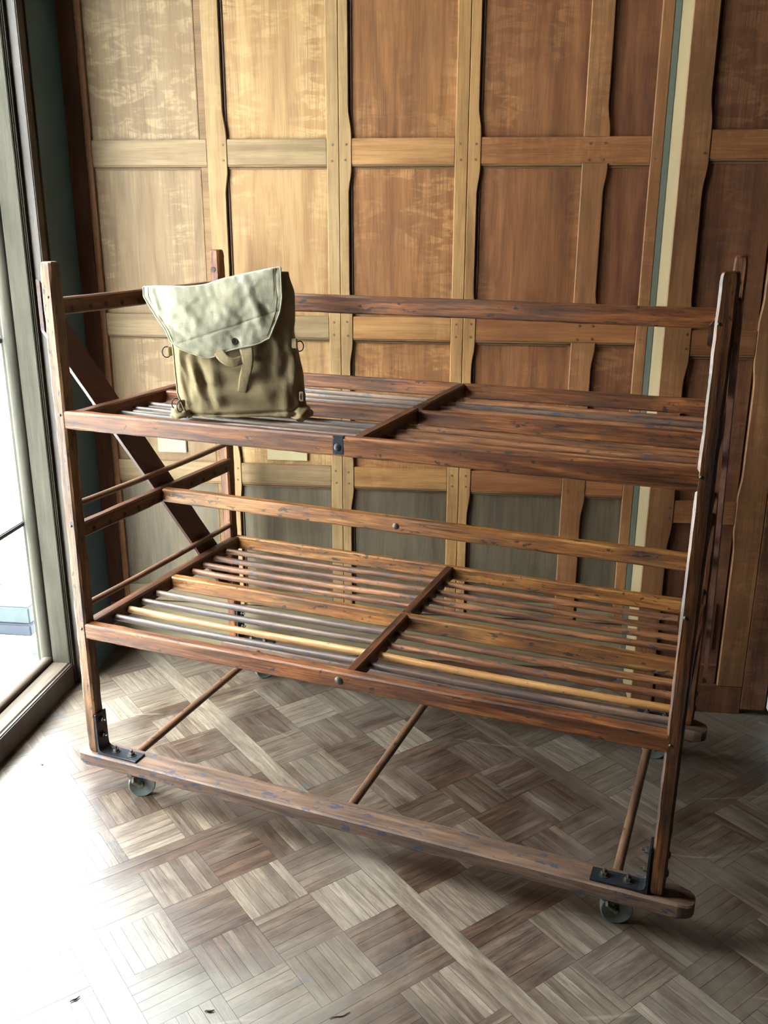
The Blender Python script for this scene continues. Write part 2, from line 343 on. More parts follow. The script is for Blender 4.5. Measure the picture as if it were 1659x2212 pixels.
def frame_to(p, d):
    d = Vector(d).normalized(); return Matrix.Translation(Vector(p)) @ d.to_track_quat('Z', 'Y').to_matrix().to_4x4()
def screw(name, p, d, r, mat, parent, h=0.003):
    bm = bmesh.new(); add_lathe(bm, [(0, h), (r * .6, h * .85), (r, h * .2), (r, -0.002), (0, -0.002)], frame_to(p, d), 12)
    return from_bm(name, bm, mat, parent, smooth=40)
def hexbolt(p, d, parent, r=0.009, stud=0.012):
    bm = bmesh.new(); T = frame_to(p, d)
    add_lathe(bm, [(0, 0.009), (r * .9, 0.009), (r, 0.007), (r, 0), (0, 0)], T, 6)
    add_lathe(bm, [(0, 0.009 + stud * .7), (r * .42, 0.009 + stud * .6), (r * .45, 0.008), (0, 0.008)], T, 10)
    add_lathe(bm, [(0, 0.0015), (r * 1.35, 0.0015), (r * 1.35, -0.001), (0, -0.001)], T, 14)
    return from_bm('bolt', bm, M['bolt'], parent, smooth=30)

# ================================================================== THE ROOM
# floor: strips and 4 x 4 basket-weave cells, one quad per slat
TH = math.radians(-32.3); FS = Vector((math.cos(TH), math.sin(TH), 0)); FT = Vector((-math.sin(TH), math.cos(TH), 0))
def build_floor():
    bm = bmesh.new(); lay = bm.loops.layers.float_color.new('slat')
    B = 0.1535; P = 4 * B + 0.062; S0 = 0.398; T0 = -0.200; g = 0.00035
    def inroom(s, t):
        p = FS * s + FT * t - W0; a = p.dot(ES); b = p.dot(EN)
        return -0.25 < a < 3.7 and -0.25 < b < 4.7
    def quad(s0, s1, t0, t1, d, tone):
        if not inroom((s0 + s1) / 2, (t0 + t1) / 2): return
        z = random.uniform(-0.0003, 0.0003)
        f = bm.faces.new([bm.verts.new((s, t, z)) for s, t in ((s0 + g, t0 + g), (s1 - g, t0 + g), (s1 - g, t1 - g), (s0 + g, t1 - g))])
        col = (max(0, min(1, tone)), d, random.random(), 1)
        for lp in f.loops: lp[lay] = col
    for I in range(-9, 10):
        for J in range(-9, 10):
            cs = S0 + I * P; ct = T0 + J * P
            if not inroom(cs + P / 2, ct + P / 2) and not inroom(cs, ct) and not inroom(cs + P, ct + P) and not inroom(cs + P, ct) and not inroom(cs, ct + P): continue
            for i in range(4):
                for j in range(4):
                    bt = random.gauss(0.42, 0.20); even = (i + j) % 2 == 0; 
                    sp_ = 0.08 if even else 0.15
                    for k in range(6):
                        a = B / 6 * k; b = B / 6 * (k + 1); tone = bt + random.gauss(0, sp_) + (0.07 if not even else -0.07)
                        if even: quad(cs + i * B + a, cs + i * B + b, ct + j * B, ct + (j + 1) * B, 1.0, tone)
                        else: quad(cs + i * B, cs + (i + 1) * B, ct + j * B + a, ct + j * B + b, 0.0, tone)
            # cross strip (runs along t), interrupted by the long ones
            tn = random.gauss(0.22, 0.08)
            quad(cs - 0.062, cs - 0.031, ct, ct + 4 * B, 1.0, tn); quad(cs - 0.031, cs, ct, ct + 4 * B, 1.0, tn + random.gauss(0, .05))
    for J in range(-9, 10):
        ct = T0 + J * P
        tn = {1: 0.86, 2: 0.36, 0: 0.62}.get(J, random.gauss(0.4, 0.1))
        s = -4.0 + random.random() * 0.3
        while s < 5:
            e = s + 1.6 + random.random()
            k = 8
            for q in range(k):   # short pieces so that strips stop at the room's edge
                a = s + (e - s) * q / k; b = s + (e - s) * (q + 1) / k
                if inroom((a + b) / 2, ct - .03):
                    f = bm.faces.new([bm.verts.new((x, y, 0.0001)) for x, y in ((a, ct - .062 + g), (b, ct - .062 + g), (b, ct - g), (a, ct - g))])
                    for lp in f.loops: lp[lay] = (tn, 0, (J * .137) % 1, 1)
            s = e
    me = bpy.data.meshes.new('floor'); bm.to_mesh(me); bm.free()
    o = link('floor', me, M['floor']); o.matrix_world = Matrix(((FS.x, FT.x, 0, 0), (FS.y, FT.y, 0, 0), (0, 0, 1, 0), (0, 0, 0, 1)))
    tag(o, None, None, kind='structure')
    j = rbox('floor', -0.10, 3.6, -0.3, 4.6, -0.06, -0.0012, M['floorgap'], None, 0); tag(j, None, None, kind='structure')
build_floor()

ZT = 2.75     # ceiling
R1 = (1.713, 1.789); R2 = (1.179, 1.250); R3 = (0.676, 0.746); R4 = (0.217, 0.275)
wall = empty('wall_back', room=True); tag(wall, None, None, kind='structure')
rbox('backing_board', -0.1, 1.90, -0.08, -0.014, -0.01, ZT, M['groove'], wall, 0)
PN = -0.012                                     # face of the sunk panels
def curved_stile(name, s0, s1, z0, z1, nl, nr, mat, n=0.0, side=1, th=0.022, depth=0.006):
    """upright whose moulded edge (side=1: right edge) is cut back between the rails; crossing levels in nl"""
    bm = bmesh.new(); zs = []; z = z0
    cuts = sorted(nl)
    pts = [z0 + (z1 - z0) * i / 120 for i in range(121)]
    rows = []
    for z in pts:
        k = 0.0
        dmin = min([max(a - z, z - b, 0) for a, b in cuts]) if cuts else 9
        # 0 at the rail, full 0.012 cut back 10 cm away from it
        x = min(1, max(0, (dmin - 0.012) / 0.075)); k = x * x * (3 - 2 * x) * 0.009 * nr
        a0 = s0 + (k if side < 0 else 0); a1 = s1 - (k if side > 0 else 0)
        rows.append([bm.verts.new(v) for v in ((a0, -n + th, z), (a0, -n + 0.002, z), (a0 + 0.002, -n, z), (a1 - 0.002, -n, z), (a1, -n + 0.002, z), (a1, -n + th, z))])
    for A, Bq in zip(rows, rows[1:]):
        for i in range(5): bm.faces.new((A[i], A[i + 1], Bq[i + 1], Bq[i]))
    return from_bm(name, bm, mat, wall if n == 0 else rsec, smooth=30)
LV = [R1, R2, R3]
STILES = [(0.0, 0.078, 0, 'st_c'), (0.456, 0.521, 1, 'st_l'), (0.838, 0.916, 1, 'st_l'), (1.235, 1.314, 1, 'st_m')]
for s0, s1, c, mt in STILES:
    if s0 == 0:
        curved_stile('stile', s0, 0.056, 0.2, ZT, LV, 0, M['st_c']); curved_stile('stile', 0.0565, s1, 0.2, ZT, LV, 0, M['st_r']); continue
    if s0 > 0.8:   # built up of two boards, a fine seam between
        mid = (s0 + s1) / 2; curved_stile('stile', s0, mid - 0.0003, R4[0], ZT, LV, 0, M[mt]); curved_stile('stile', mid + 0.0003, s1, R4[0], ZT, LV, 1, M[mt])
    else: curved_stile('stile', s0, s1, R4[0], ZT, LV, 1, M[mt])
for z0, z1 in ((R4[0], R2[0]), (R2[1], R1[0]), (R1[1], ZT)):
    curved_stile('stile', 1.618, 1.694, z0, z1, LV, 1, M['st_r'])
for z0, z1 in ((0.0, ZT),):
    curved_stile('stile', 1.817, 1.852, R4[0], z1, LV, 0, M['st_r'])
curved_stile('stile', 1.618, 1.694, R4[0], 0.0 + R4[0] + 0.01, LV, 1, M['st_r'])
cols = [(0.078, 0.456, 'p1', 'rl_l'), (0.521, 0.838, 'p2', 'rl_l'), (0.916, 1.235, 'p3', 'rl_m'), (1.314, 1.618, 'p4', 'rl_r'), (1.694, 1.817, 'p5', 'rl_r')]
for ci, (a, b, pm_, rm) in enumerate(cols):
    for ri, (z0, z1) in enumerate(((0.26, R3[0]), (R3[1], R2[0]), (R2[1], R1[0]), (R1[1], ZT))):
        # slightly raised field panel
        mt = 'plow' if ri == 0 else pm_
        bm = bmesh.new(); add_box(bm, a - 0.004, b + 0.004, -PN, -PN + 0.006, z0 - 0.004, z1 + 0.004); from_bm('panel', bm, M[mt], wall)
        # bead under the rail above
        if ri < 3:
            bm = bmesh.new(); add_box(bm, a, b, -PN - 0.009, -PN + 0.002, z1 - 0.0055, z1, 0.001); add_box(bm, a, b, -PN - 0.006, -PN + 0.002, z1 - 0.0125, z1 - 0.0075, 0.002); from_bm('bead_moulding', bm, M['bead'], wall)
        # moulding down the left side of each panel, tucked behind the scalloped stile edge
        if ci > 0 :
            bm = bmesh.new(); e = z1 - 0.014 if ri < 3 else z1
            add_box(bm, a - 0.012, a - 0.007, -PN - 0.006, -PN + 0.002, z0, e, 0.0015); add_box(bm, a - 0.004, a + 0.001, -PN - 0.004, -PN + 0.002, z0, e, 0.0015)
            from_bm('side_moulding', bm, M['groove'], wall)
        if ci == 0:
            bm = bmesh.new(); e = z1 - 0.006 if ri < 3 else z1
            add_box(bm, b - 0.022, b - 0.0, -PN - 0.008, -PN + 0.002, z0, e, 0.001); add_box(bm, b - 0.029, b - 0.024, -PN - 0.004, -PN + 0.002, z0, e, 0.001); from_bm('side_moulding', bm, M['bead'], wall)
    for ri, (z0, z1) in enumerate((R1, R2, R3, R4)):
        bb = b
        if ci == 3 and ri in (0, 1): bb = 1.817
        if ci == 4 and ri in (0, 1): continue
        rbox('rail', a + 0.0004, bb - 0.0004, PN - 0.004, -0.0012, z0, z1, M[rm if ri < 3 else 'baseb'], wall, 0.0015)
# pegs in the joints
for s_ in (0.060, 0.508, 0.470, 0.855, 0.898, 1.252, 1.298, 1.637, 1.680, 1.832):
    for (z0, z1) in (R1, R2, R3):
        for z in (z0 + 0.012, z1 - 0.018):
            if s_ == 0.470: continue
            p = (s_ + random.uniform(-.002, .002), 0.0, z + random.uniform(-.002, .002))
            bm = bmesh.new(); add_lathe(bm, [(0, 0.0014), (0.0035, 0.0011), (0.0040, -0.001)], frame_to(p, (0, -1, 0)), 10); from_bm('peg', bm, M['peg'], wall, smooth=40)
bb_ = rbox('baseboard_back', -0.02, 1.87, -0.03, -0.004, 0.035, R4[0] - 0.007, M['baseb'], None, 0.002); tag(bb_, None, None, kind='structure')
# green-grey metal strip closing the panelling against the projecting section
st = rbox('trim_1', 1.8525, 1.8695, -0.02, 0.004, 0.0, ZT, M['green'], None, 0.001); tag(st, None, None, kind='structure')
# new wood blocks let in above the third rail
for (a, b, txt) in ((0.225, 0.327, 'small pale pine block above the lowest rail, behind the dark diagonal brace'), (0.614, 0.755, 'pale pine block on the panelling to the right of the back left rack post')):
    o = rbox('wood_block', a, b, PN + 0.0, PN + 0.008, 0.776 if a < .5 else 0.760, 0.845, M['patch'], None, 0.002); tag(o, txt, 'wood block')

# projecting panelled section at the right, its cream-painted return facing the window
NS = 0.19
rsec = empty('wall_back', room=True); tag(rsec, None, None, kind='structure')
rbox('return_board', 1.8705, 1.884, -0.02, NS - 0.001, 0.0, ZT, M['cream'], rsec, 0.002)
rbox('backing_board', 1.8845, 2.60, NS - 0.07, NS - 0.02, 0.0, ZT, M['groove'], rsec, 0)
def rs(name, a, b, z0, z1, mt, dn=0.0, bev=0.0015): return rbox(name, a, b, NS - 0.02, NS + dn, z0, z1, M[mt], rsec, bev)
curved_stile('stile', 1.8705, 1.949, 0.0, ZT, [(1.713, 1.789), (1.17, 1.25), (.65, .724)], 1, M['st_r'], NS)
curved_stile('stile', 2.135, 2.222, 0.10, ZT, [(1.713, 1.789), (1.17, 1.25), (.65, .724)], 0.8, M['st_r'], NS, side=-1)
rs('jamb', 2.2235, 2.300, 0.02, ZT, 'p5', 0.003)
for z0, z1 in ((1.713, 1.789), (1.173, 1.245), (0.651, 0.724)): rs('rail', 1.9494, 2.1346, z0, z1, 'rl_r', -0.001)
rs('rail', 1.949, 2.2225, 0.0, 0.098, 'p5', -0.001)
for z0, z1, mt in ((0.098, .651, 'p5'), (.724, 1.173, 'p5'), (1.245, 1.713, 'p5'), (1.789, ZT, 'p5')):
    rbox('panel', 1.9495, 2.135, NS - 0.018, NS - 0.011, z0, z1, M[mt], rsec, 0)
for z in (1.713, 1.173): 
    bm = bmesh.new(); add_box(bm, 1.9495, 2.135, -NS + 0.003, -NS + 0.011, z - 0.0055, z, .001); add_box(bm, 1.9495, 2.135, -NS + 0.006, -NS + 0.011, z - 0.013, z - 0.0075, .002); from_bm('bead_moulding', bm, M['bead'], rsec)
rbox('bead_moulding', 1.9495, 2.135, NS - 0.011, NS - 0.006, 0.165, 0.172, M['bead'], rsec, 0.001)
# small hatch with a dark finger hole, low in the projecting section
ht = empty('access_hatch', (0, 0, 0), room=True); tag(ht, 'small rectangular wooden hatch with a dark slot low in the right-hand panelling', 'hatch')
rbox('hatch_board', 2.055, 2.112, NS - 0.011, NS - 0.004, 0.225, 0.385, M['st_c'], ht, 0.001)
bm = bmesh.new(); T = Matrix.Translation(Vector((2.078, -NS + 0.0042, 0.335))) @ Matrix.Rotation(PI / 2, 4, 'X') @ Matrix.Diagonal((0.4, 1.7, 1, 1)); add_lathe(bm, [(0, 0.0006), (0.018, 0.0004), (0.018, -0.001)], T, 20); from_bm('finger_slot', bm, M['hole'], ht)
for s_ in (1.935,):
    for z in (1.772, 1.728, 1.232, 1.19, .70, .668):
        bm = bmesh.new(); add_lathe(bm, [(0, 0.0014), (0.0035, 0.0011), (0.0040, -0.001)], frame_to((s_, -NS, z), (0, -1, 0)), 10); from_bm('peg', bm, M['peg'], rsec, smooth=40)
# dark wall beyond and a plaster pier at the edge of the view
o = rbox('wall_right', 3.55, 3.65, -0.2, 4.6, 0, ZT, M['roomwall'], None, 0); tag(o, None, None, kind='structure')
o = rbox('wall_back', 2.3005, 3.55, -0.1, 0.10, 0, ZT, M['p5'], None, 0); tag(o, None, None, kind='structure')
o = rbox('wall_front', -0.3, 3.65, 4.5, 4.6, 0, ZT, M['roomwall'], None, 0); tag(o, None, None, kind='structure')
o = rbox('ceiling', -0.3, 3.65, -0.2, 4.6, ZT, ZT + 0.08, M['ceil'], None, 0); tag(o, None, None, kind='structure')

o = rbox('plaster_block', 2.305, 2.56, 0.15, 0.42, 0, 0.14, M['plaster'], None, 0.03); tag(o, 'rounded grey-white plaster block on the floor at the right edge, beyond the panelling', 'plaster block')
# teal side wall and its glazed door frame
wl = empty('wall_left', room=True); tag(wl, None, None, kind='structure')
rbox('painted_plaster', -0.16, 0.0, -0.06, 0.205, 0, ZT, M['teal'], wl, 0)
rbox('header', -0.16, -0.03, 0.205, 1.62, 2.52, ZT, M['jamb'], wl, 0)
rbox('end_pier', -0.16, -0.02, 1.55, 4.5, 0, ZT, M['teal'], wl, 0)
win = empty('window_1', room=True); tag(win, None, None, kind='structure')
rbox('casing', -0.14, 0.003, 0.2055, 0.258, 0, 2.52, M['casing'], win, 0.003)
rbox('casing_bead', -0.02, 0.008, 0.2062, 0.215, 0.0, 2.52, M['casing'], win, 0.002)
rbox('frame_lip', -0.155, -0.028, 0.2585, 0.276, 0.0, 2.52, M['jamb'], win, 0.004)
rbox('jamb', -0.098, -0.036, 0.262, 0.2835, 0.0855, 2.52, M['jamb'], win, 0.002)
def vcyl(name, s_, n_, z0, z1, r, mt, parent):
    bm = bmesh.new(); add_ring_tube(bm, [(s_, -n_, z0), (s_, -n_, (z0 + z1) / 2), (s_, -n_, z1)], r, 18); return from_bm(name, bm, M[mt], parent, smooth=50)
vcyl('jamb_bead', -0.122, 0.272, 0.0855, 2.52, 0.021, 'jamb', win)
rbox('threshold', -0.155, -0.029, 0.2765, 1.55, 0.0, 0.084, M['casing'], win, 0.004)
rbox('sill', -0.098, -0.041, 0.2835, 1.55, 0.0841, 0.0885, M['sill'], win, 0.002)
bm = bmesh.new(); add_ring_tube(bm, [(-0.120, -(0.28 + 1.27 * i / 20), 0.090) for i in range(21)], 0.023, 18, flat=0.8); from_bm('sill_bead', bm, M['sill'], win, smooth=50)
rbox('pane', -0.158, -0.154, 0.275, 1.55, 0.06, 2.52, M['glass'], win, 0)
for z in (0.592, 1.19, 1.80): rbox('muntin', -0.166, -0.140, 0.285, 1.55, z - 0.009, z + 0.009, M['steel'], win, 0.003)
for n_ in (1.05,): rbox('mullion', -0.17, -0.05, n_, n_ + 0.07, 0.084, 2.52, M['jamb'], win, 0.004)

# outside: pale paving, a concrete block and small plants by the glass
o = rbox('ground', -14, -0.18, -6, 12, -0.25, -0.08, M['paving'], None, 0); tag(o, None, None, kind='structure')

# ================================================================== THE RACK
rack = empty('rolling_rack', (0.75, 0.4, 0)); tag(rack, 'large antique wooden factory shoe rack on casters with two slatted dowel shelves', 'rolling rack')
def P(o, parent=rack):
    """parent without moving: the rack's parts are laid out in its own frame"""
    o.parent = parent
    if parent is rack: o.location = (-0.75, -0.4, 0)
    return o
L = 1.5
# posts
def post(x0, y0, z0, z1, mat, shx=0.0):
    cx, cy = x0 + 0.017, y0 + 0.02
    return P(beam('post', (cx, cy, z0), (cx + shx, cy, z1), 0.034, 0.040, mat, None, seg=46, jit=0.0016, ch=0.005, side=(1, 0, 0), endr=0.02))
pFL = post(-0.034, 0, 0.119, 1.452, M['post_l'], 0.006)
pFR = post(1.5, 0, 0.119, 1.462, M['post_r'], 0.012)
pBL = post(-0.042, 0.769, 0.128, 1.460, M['rack_z'], 0.000)
pBR = post(1.5, 0.769, 0.128, 1.466, M['rack_z'], 0.004)
for pp, x in ((pFL, -0.015), (pFR, 1.512)):
    for z in (1.37, 1.082, 0.79, 0.499): screw('screw', (x + (z - .1) * .005, 0.0005, z), (0, -1, 0), 0.0042, M['bolt'], pp)
for pp, x in ((pBL, -0.028), (pBR, 1.518)):
    bm = bmesh.new(); add_lathe(bm, [(0, 0.001), (0.008, 0.0008), (0.008, -0.001), (0, -0.001)], frame_to((x, 0.768, 1.40), (0, -1, 0)), 18); from_bm('peg_hole', bm, M['hole'], pp)
# shelves: (z top left/right, z bottom left/right, end rail x, cross piece x, rods z)
def railx(name, x0, x1, y0, t, zl, zr, mat, **kw):
    (tl, bl), (tr, br) = zl, zr; h = (tl - bl + tr - br) / 2
    return P(beam(name, (x0, y0 + t / 2, (tl + bl) / 2), (x1, y0 + t / 2, (tr + br) / 2), t, h, mat, None, side=(0, 1, 0), **kw))
# upper
fr_u = railx('shelf_rail', 0.004, 1.513, 0, 0.028, (1.090, 1.049), (1.098, 1.050), M['rack_x'], jit=0.0012)
railx('shelf_rail', 0.03, 1.503, 0.384, 0.026, (1.085, 1.045), (1.083, 1.047), M['rack_x'])
railx('shelf_rail', 0.0, 1.503, 0.783, 0.022, (1.090, 1.048), (1.092, 1.052), M['rack_x'])
# lower
fr_l = railx('shelf_rail', 0.001, 1.507, 0, 0.030, (0.514, 0.471), (0.5225, 0.478), M['rack_x'], jit=0.0012)
railx('shelf_rail', 0.01, 1.503, 0.384, 0.028, (0.512, 0.469), (0.510, 0.466), M['yellow_x'])
railx('shelf_rail', -0.005, 1.502, 0.783, 0.022, (0.514, 0.471), (0.514, 0.471), M['yellow_x'])
# mid-height and top long rails
midrail = railx('long_rail', 0.0, 1.508, 0.384, 0.030, (0.790, 0.749), (0.788, 0.748), M['yellow_x'], jit=0.0014)
railx('long_rail', 0.0, 1.512, 0.373, 0.030, (1.366, 1.323), (1.366, 1.321), M['rack_x'], jit=0.0012)
def raily(name, xc, t, y0, y1, z0, z1, mat, z2=None):
    return P(beam(name, (xc, y0, (z0 + z1) / 2), (xc, y1, (z0 + z1) / 2), t, z1 - z0, mat, None, side=(1, 0, 0)))
for xc, xe in ((-0.013, 0), (1.513, 1)):
    for z0, z1, zh in ((1.324, 1.366, 1.338), (0.749, 0.790, 0.764)):
        er = raily('end_rail', xc, 0.026, 0.036, 0.775, z0, z1, M['dark_y'])
        for k in range(11):
            y = 0.072 + 0.0665 * k
            if abs(y - 0.40) < 0.03 or y > 0.75: continue
            bm = bmesh.new(); d = 1 if xe == 0 else -1
            add_lathe(bm, [(0, 0.0006), (0.0072, 0.0004), (0.0072, -0.001), (0, -0.001)], frame_to((xc + d * 0.0132, y + random.uniform(-.003, .003), zh + random.uniform(-.002, .002)), (d, 0, 0)), 14)
            from_bm('dowel_hole', bm, M['hole'], er)
raily('shelf_end_rail', -0.006, 0.034, 0.030, 0.785, 0.470, 0.513, M['dark_y']); raily('shelf_end_rail', 1.517, 0.032, 0.030, 0.785, 0.472, 0.516, M['dark_y'])
raily('shelf_end_rail', 0.020, 0.032, 0.028, 0.785, 1.050, 1.089, M['dark_y']); raily('shelf_end_rail', 1.517, 0.032, 0.028, 0.785, 1.052, 1.093, M['dark_y'])
for (xc, z0, z1) in ((0.768, 0.475, 0.517), (0.790, 1.050, 1.092)):
    raily('cross_piece', xc, 0.027, 0.028, 0.384, z0, z1, M['dark_y']); raily('cross_piece', xc, 0.027, 0.411, 0.784, z0, z1 - 0.001, M['dark_y'])
# shelf dowels
ys = [0.115, 0.175, 0.238, 0.306, 0.498, 0.560, 0.626, 0.700]
low = ['rod_grey', 'rod_pale', 'rod_grey', 'rod_grey', 'rod', 'rod', 'rod', 'rod']; lowr = ['rod_grey', 'rod_pale', 'rod', 'rod', 'rod', 'rod', 'rod', 'rod']
for i, y in enumerate(ys):
    for (x0, x1, mm) in ((0.0, 0.757, low[i]), (0.779, 1.504, lowr[i])):
        P(rod('dowel', (x0, y, 0.4905), (x1, y + random.uniform(-.003, .003), 0.493 + random.uniform(-.002, .002)), 0.0095, M[mm], None, bow=-0.003))
    for (x0, x1, mm) in ((0.03, 0.779, 'rod_grey'), (0.801, 1.504, 'rod' if i != 6 else 'rod_grey')):
        P(rod('dowel', (x0, y, 1.058), (x1, y + random.uniform(-.003, .003), 1.0545 + random.uniform(-.002, .002)), 0.0085, M[mm], None, bow=-0.002))
# bolt through the middle of the mid-height rail
screw('bolt_head', (0.742, 0.3835, 0.768), (0, -1, 0), 0.009, M['bolt'], midrail, 0.003)
# dowels across each end
for x in (-0.017, 1.517):
    for z in (0.839, 0.556): P(rod('end_dowel', (x, 0.038, z), (x, 0.772, z), 0.0085, M['rod_y'], None, bow=-0.003))
# diagonal braces on the outer faces
for x0, x1, mt in ((-0.0465, -0.0355, 'brace'), (1.5455, 1.5565, 'brace_r')):
    bm = bmesh.new(); pr = [(0.006, 1.410), (0.006, 1.288), (0.800, 0.262), (0.800, 0.400)]
    N = 30; rows = []
    for i in range(N + 1):
        t = i / N; hi = Vector(pr[0]).lerp(Vector(pr[3]), t); lo = Vector(pr[1]).lerp(Vector(pr[2]), t); j = noise.noise(Vector((t * 20, x0, 0))) * .0015
        rows.append([bm.verts.new((x, p.x, p.y + j)) for x, p in ((x0, hi), (x1, hi), (x1, lo), (x0, lo))])
    for A, Bq in zip(rows, rows[1:]):
        for k in range(4): bm.faces.new((A[k], A[(k + 1) % 4], Bq[(k + 1) % 4], Bq[k]))
    bm.faces.new(rows[0]); bm.faces.new(rows[-1])
    bmesh.ops.recalc_face_normals(bm, faces=bm.faces)
    P(from_bm('diagonal_brace', bm, M[mt], None))
# skids
sk_f = P(beam('skid', (-0.072, 0.026, 0.100), (1.600, 0.026, 0.100), 0.074, 0.038, M['skid'], None, side=(0, 1, 0), jit=0.0014, ch=0.004, endround=0.035))
sk_b = P(beam('skid', (-0.072, 0.784, 0.108), (1.575, 0.784, 0.108), 0.074, 0.038, M['skid'], None, side=(0, 1, 0), jit=0.0014, ch=0.004, endround=0.035))
for x in (0.086, 0.748, 1.424): P(rod('base_dowel', (x, 0.055, 0.104), (x, 0.755, 0.109), 0.0115, M['rod_y'], None))
# L brackets with bolts
def bracket(x, y, z, d):
    bm = bmesh.new(); t = 0.006; w = 0.044
    prof = [(0, 0), (0.128, 0), (0.128, t), (0.022, t), (0.012, t + 0.003), (t + 0.001, 0.014), (t, 0.024), (t, 0.122), (0, 0.122)]
    A = [bm.verts.new((x + d * a, y, z + b)) for a, b in prof]; Bq = [bm.verts.new((x + d * a, y + w, z + b)) for a, b in prof]
    bm.faces.new(A); bm.faces.new(Bq[::-1])
    for i in range(len(prof)): bm.faces.new((A[i], A[(i + 1) % 9], Bq[(i + 1) % 9], Bq[i]))
    bmesh.ops.bevel(bm, geom=list(bm.edges), offset=0.0008, segments=1, affect='EDGES')
    o = P(from_bm('bracket', bm, M['iron'], None))
    for a in (0.045, 0.098): hexbolt((x + d * a, y + 0.024, z + t), (0, 0, 1), o)
    for b in (0.052, 0.100): hexbolt((x + d * t, y + 0.022, z + b), (d, 0, 0), o, 0.008)
    for b in (0.052, 0.100): 
        bm = bmesh.new(); add_lathe(bm, [(0, 0.006), (0.006, 0.005), (0.010, 0.001), (0.010, -0.002), (0, -0.002)], frame_to((x - d * 0.034, y + 0.022, z + b), (-d, 0, 0)), 14); from_bm('bolt_head', bm, M['bolt'], o, smooth=40)
    return o
bracket(0.001, -0.002, 0.119, 1); bracket(1.499, -0.002, 0.119, -1); bracket(-0.006, 0.767, 0.127, 1); bracket(1.499, 0.767, 0.127, -1)
# casters: stem plate, fork and dished pressed-metal wheel
def caster(cx, cy, top, ax_):
    ax_ = Vector((ax_[0], ax_[1], 0)).normalized(); ort = Vector((-ax_.y, ax_.x, 0)); R = 0.037
    bm = bmesh.new(); add_lathe(bm, [(0, 0), (0.021, 0), (0.021, -0.004), (0.012, -0.007), (0.012, -0.016), (0.017, -0.018), (0.015, -0.024), (0, -0.024)], Matrix.Translation((cx - ort.x * .022, cy - ort.y * .022, top)), 18)
    c0 = Vector((cx - ort.x * .022, cy - ort.y * .022, top - 0.018)); wc = Vector((cx, cy, R))
    for sgn in (-1, 1):   # fork arms
        a = c0 + ax_ * sgn * 0.010; b = c0 + ax_ * sgn * 0.018 + Vector((0, 0, -0.010)); e = wc + ax_ * sgn * 0.0175
        add_ring_tube(bm, [a, b, b.lerp(e, .5), e], 0.0055, 8, flat=1.0)
    add_lathe(bm, [(0, 0.024), (0.006, 0.023), (0.007, 0.018), (0.007, -0.018), (0.006, -0.023), (0, -0.024)], frame_to(wc, ax_), 12)
    o = P(from_bm('caster', bm, M['fork'], None, smooth=35))
    bm = bmesh.new(); pr = [(0.006, 0.004), (0.010, 0.0045), (0.018, 0.006), (0.030, 0.011), (0.0345, 0.0125), (0.0368, 0.0115), (R, 0.008), (R, -0.008), (0.0368, -0.0115), (0.0345, -0.0125), (0.030, -0.011), (0.018, -0.006), (0.010, -0.0045), (0.006, -0.004), (0.006, 0.004)]
    add_lathe(bm, pr, frame_to(wc, ax_), 36); from_bm('wheel', bm, M['zinc'], o, smooth=35)
caster(0.120, 0.030, 0.0815, (0.55, -0.83)); caster(1.432, 0.035, 0.0815, (0.25, -0.97))
caster(0.092, 0.782, 0.089, (0.8, -0.6)); caster(1.432, 0.775, 0.089, (0.3, -0.95))
# centre bolts on the long faces
screw('bolt_head', (0.749, 0.0002, 0.497), (0, -1, 0), 0.011, M['bolt'], fr_l, 0.004); screw('bolt_head', (0.754, 0.0002, 1.070), (0, -1, 0), 0.010, M['iron'], fr_u, 0.003)

bm = bmesh.new(); add_box(bm, 0.742, 0.768, -0.0008, 0.010, 1.0545, 1.0960, 0.0006)
from_bm('painted_band', bm, M['band'], fr_u)
# ================================================================== THE BAG
PH = 0.42; BO = Vector((0.262, 0.12, 1.0745)); AX = Vector((math.cos(PH), math.sin(PH), 0)); NF = Vector((math.sin(PH), -math.cos(PH), 0))
bag = empty('canvas_haversack', BO); bag.rotation_euler = (0, 0, PH)
tag(bag, 'worn khaki canvas military haversack standing on the upper shelf of the rack', 'bag')
def ip(pts, x):
    pts = sorted(pts)
    if x <= pts[0][0]: return pts[0][1]
    for (a, b), (c, d) in zip(pts, pts[1:]):
        if x <= c:
            t = (x - a) / (c - a + 1e-9); return b + (d - b) * t
    return pts[-1][1]
def sip(pts, x):   # smooth version
    return (ip(pts, x - .006) + ip(pts, x + .006) + 2 * ip(pts, x) + ip(pts, x - .012) + ip(pts, x + .012)) / 6
def segd(p, a, b):
    p = Vector(p); a = Vector(a); b = Vector(b); t = max(0, min(1, (p - a).dot(b - a) / max(1e-9, (b - a).length_squared))); return (p - a.lerp(b, t)).length, t
def creases(a, z, L_):
    d = 0
    for (p, q, amp, wd) in L_:
        dist, t = segd((a, z), p, q); d += amp * math.exp(-(dist / wd) ** 2) * (0.35 + 0.65 * math.sin(PI * min(1, max(0, t * .8 + .1))))
    return d
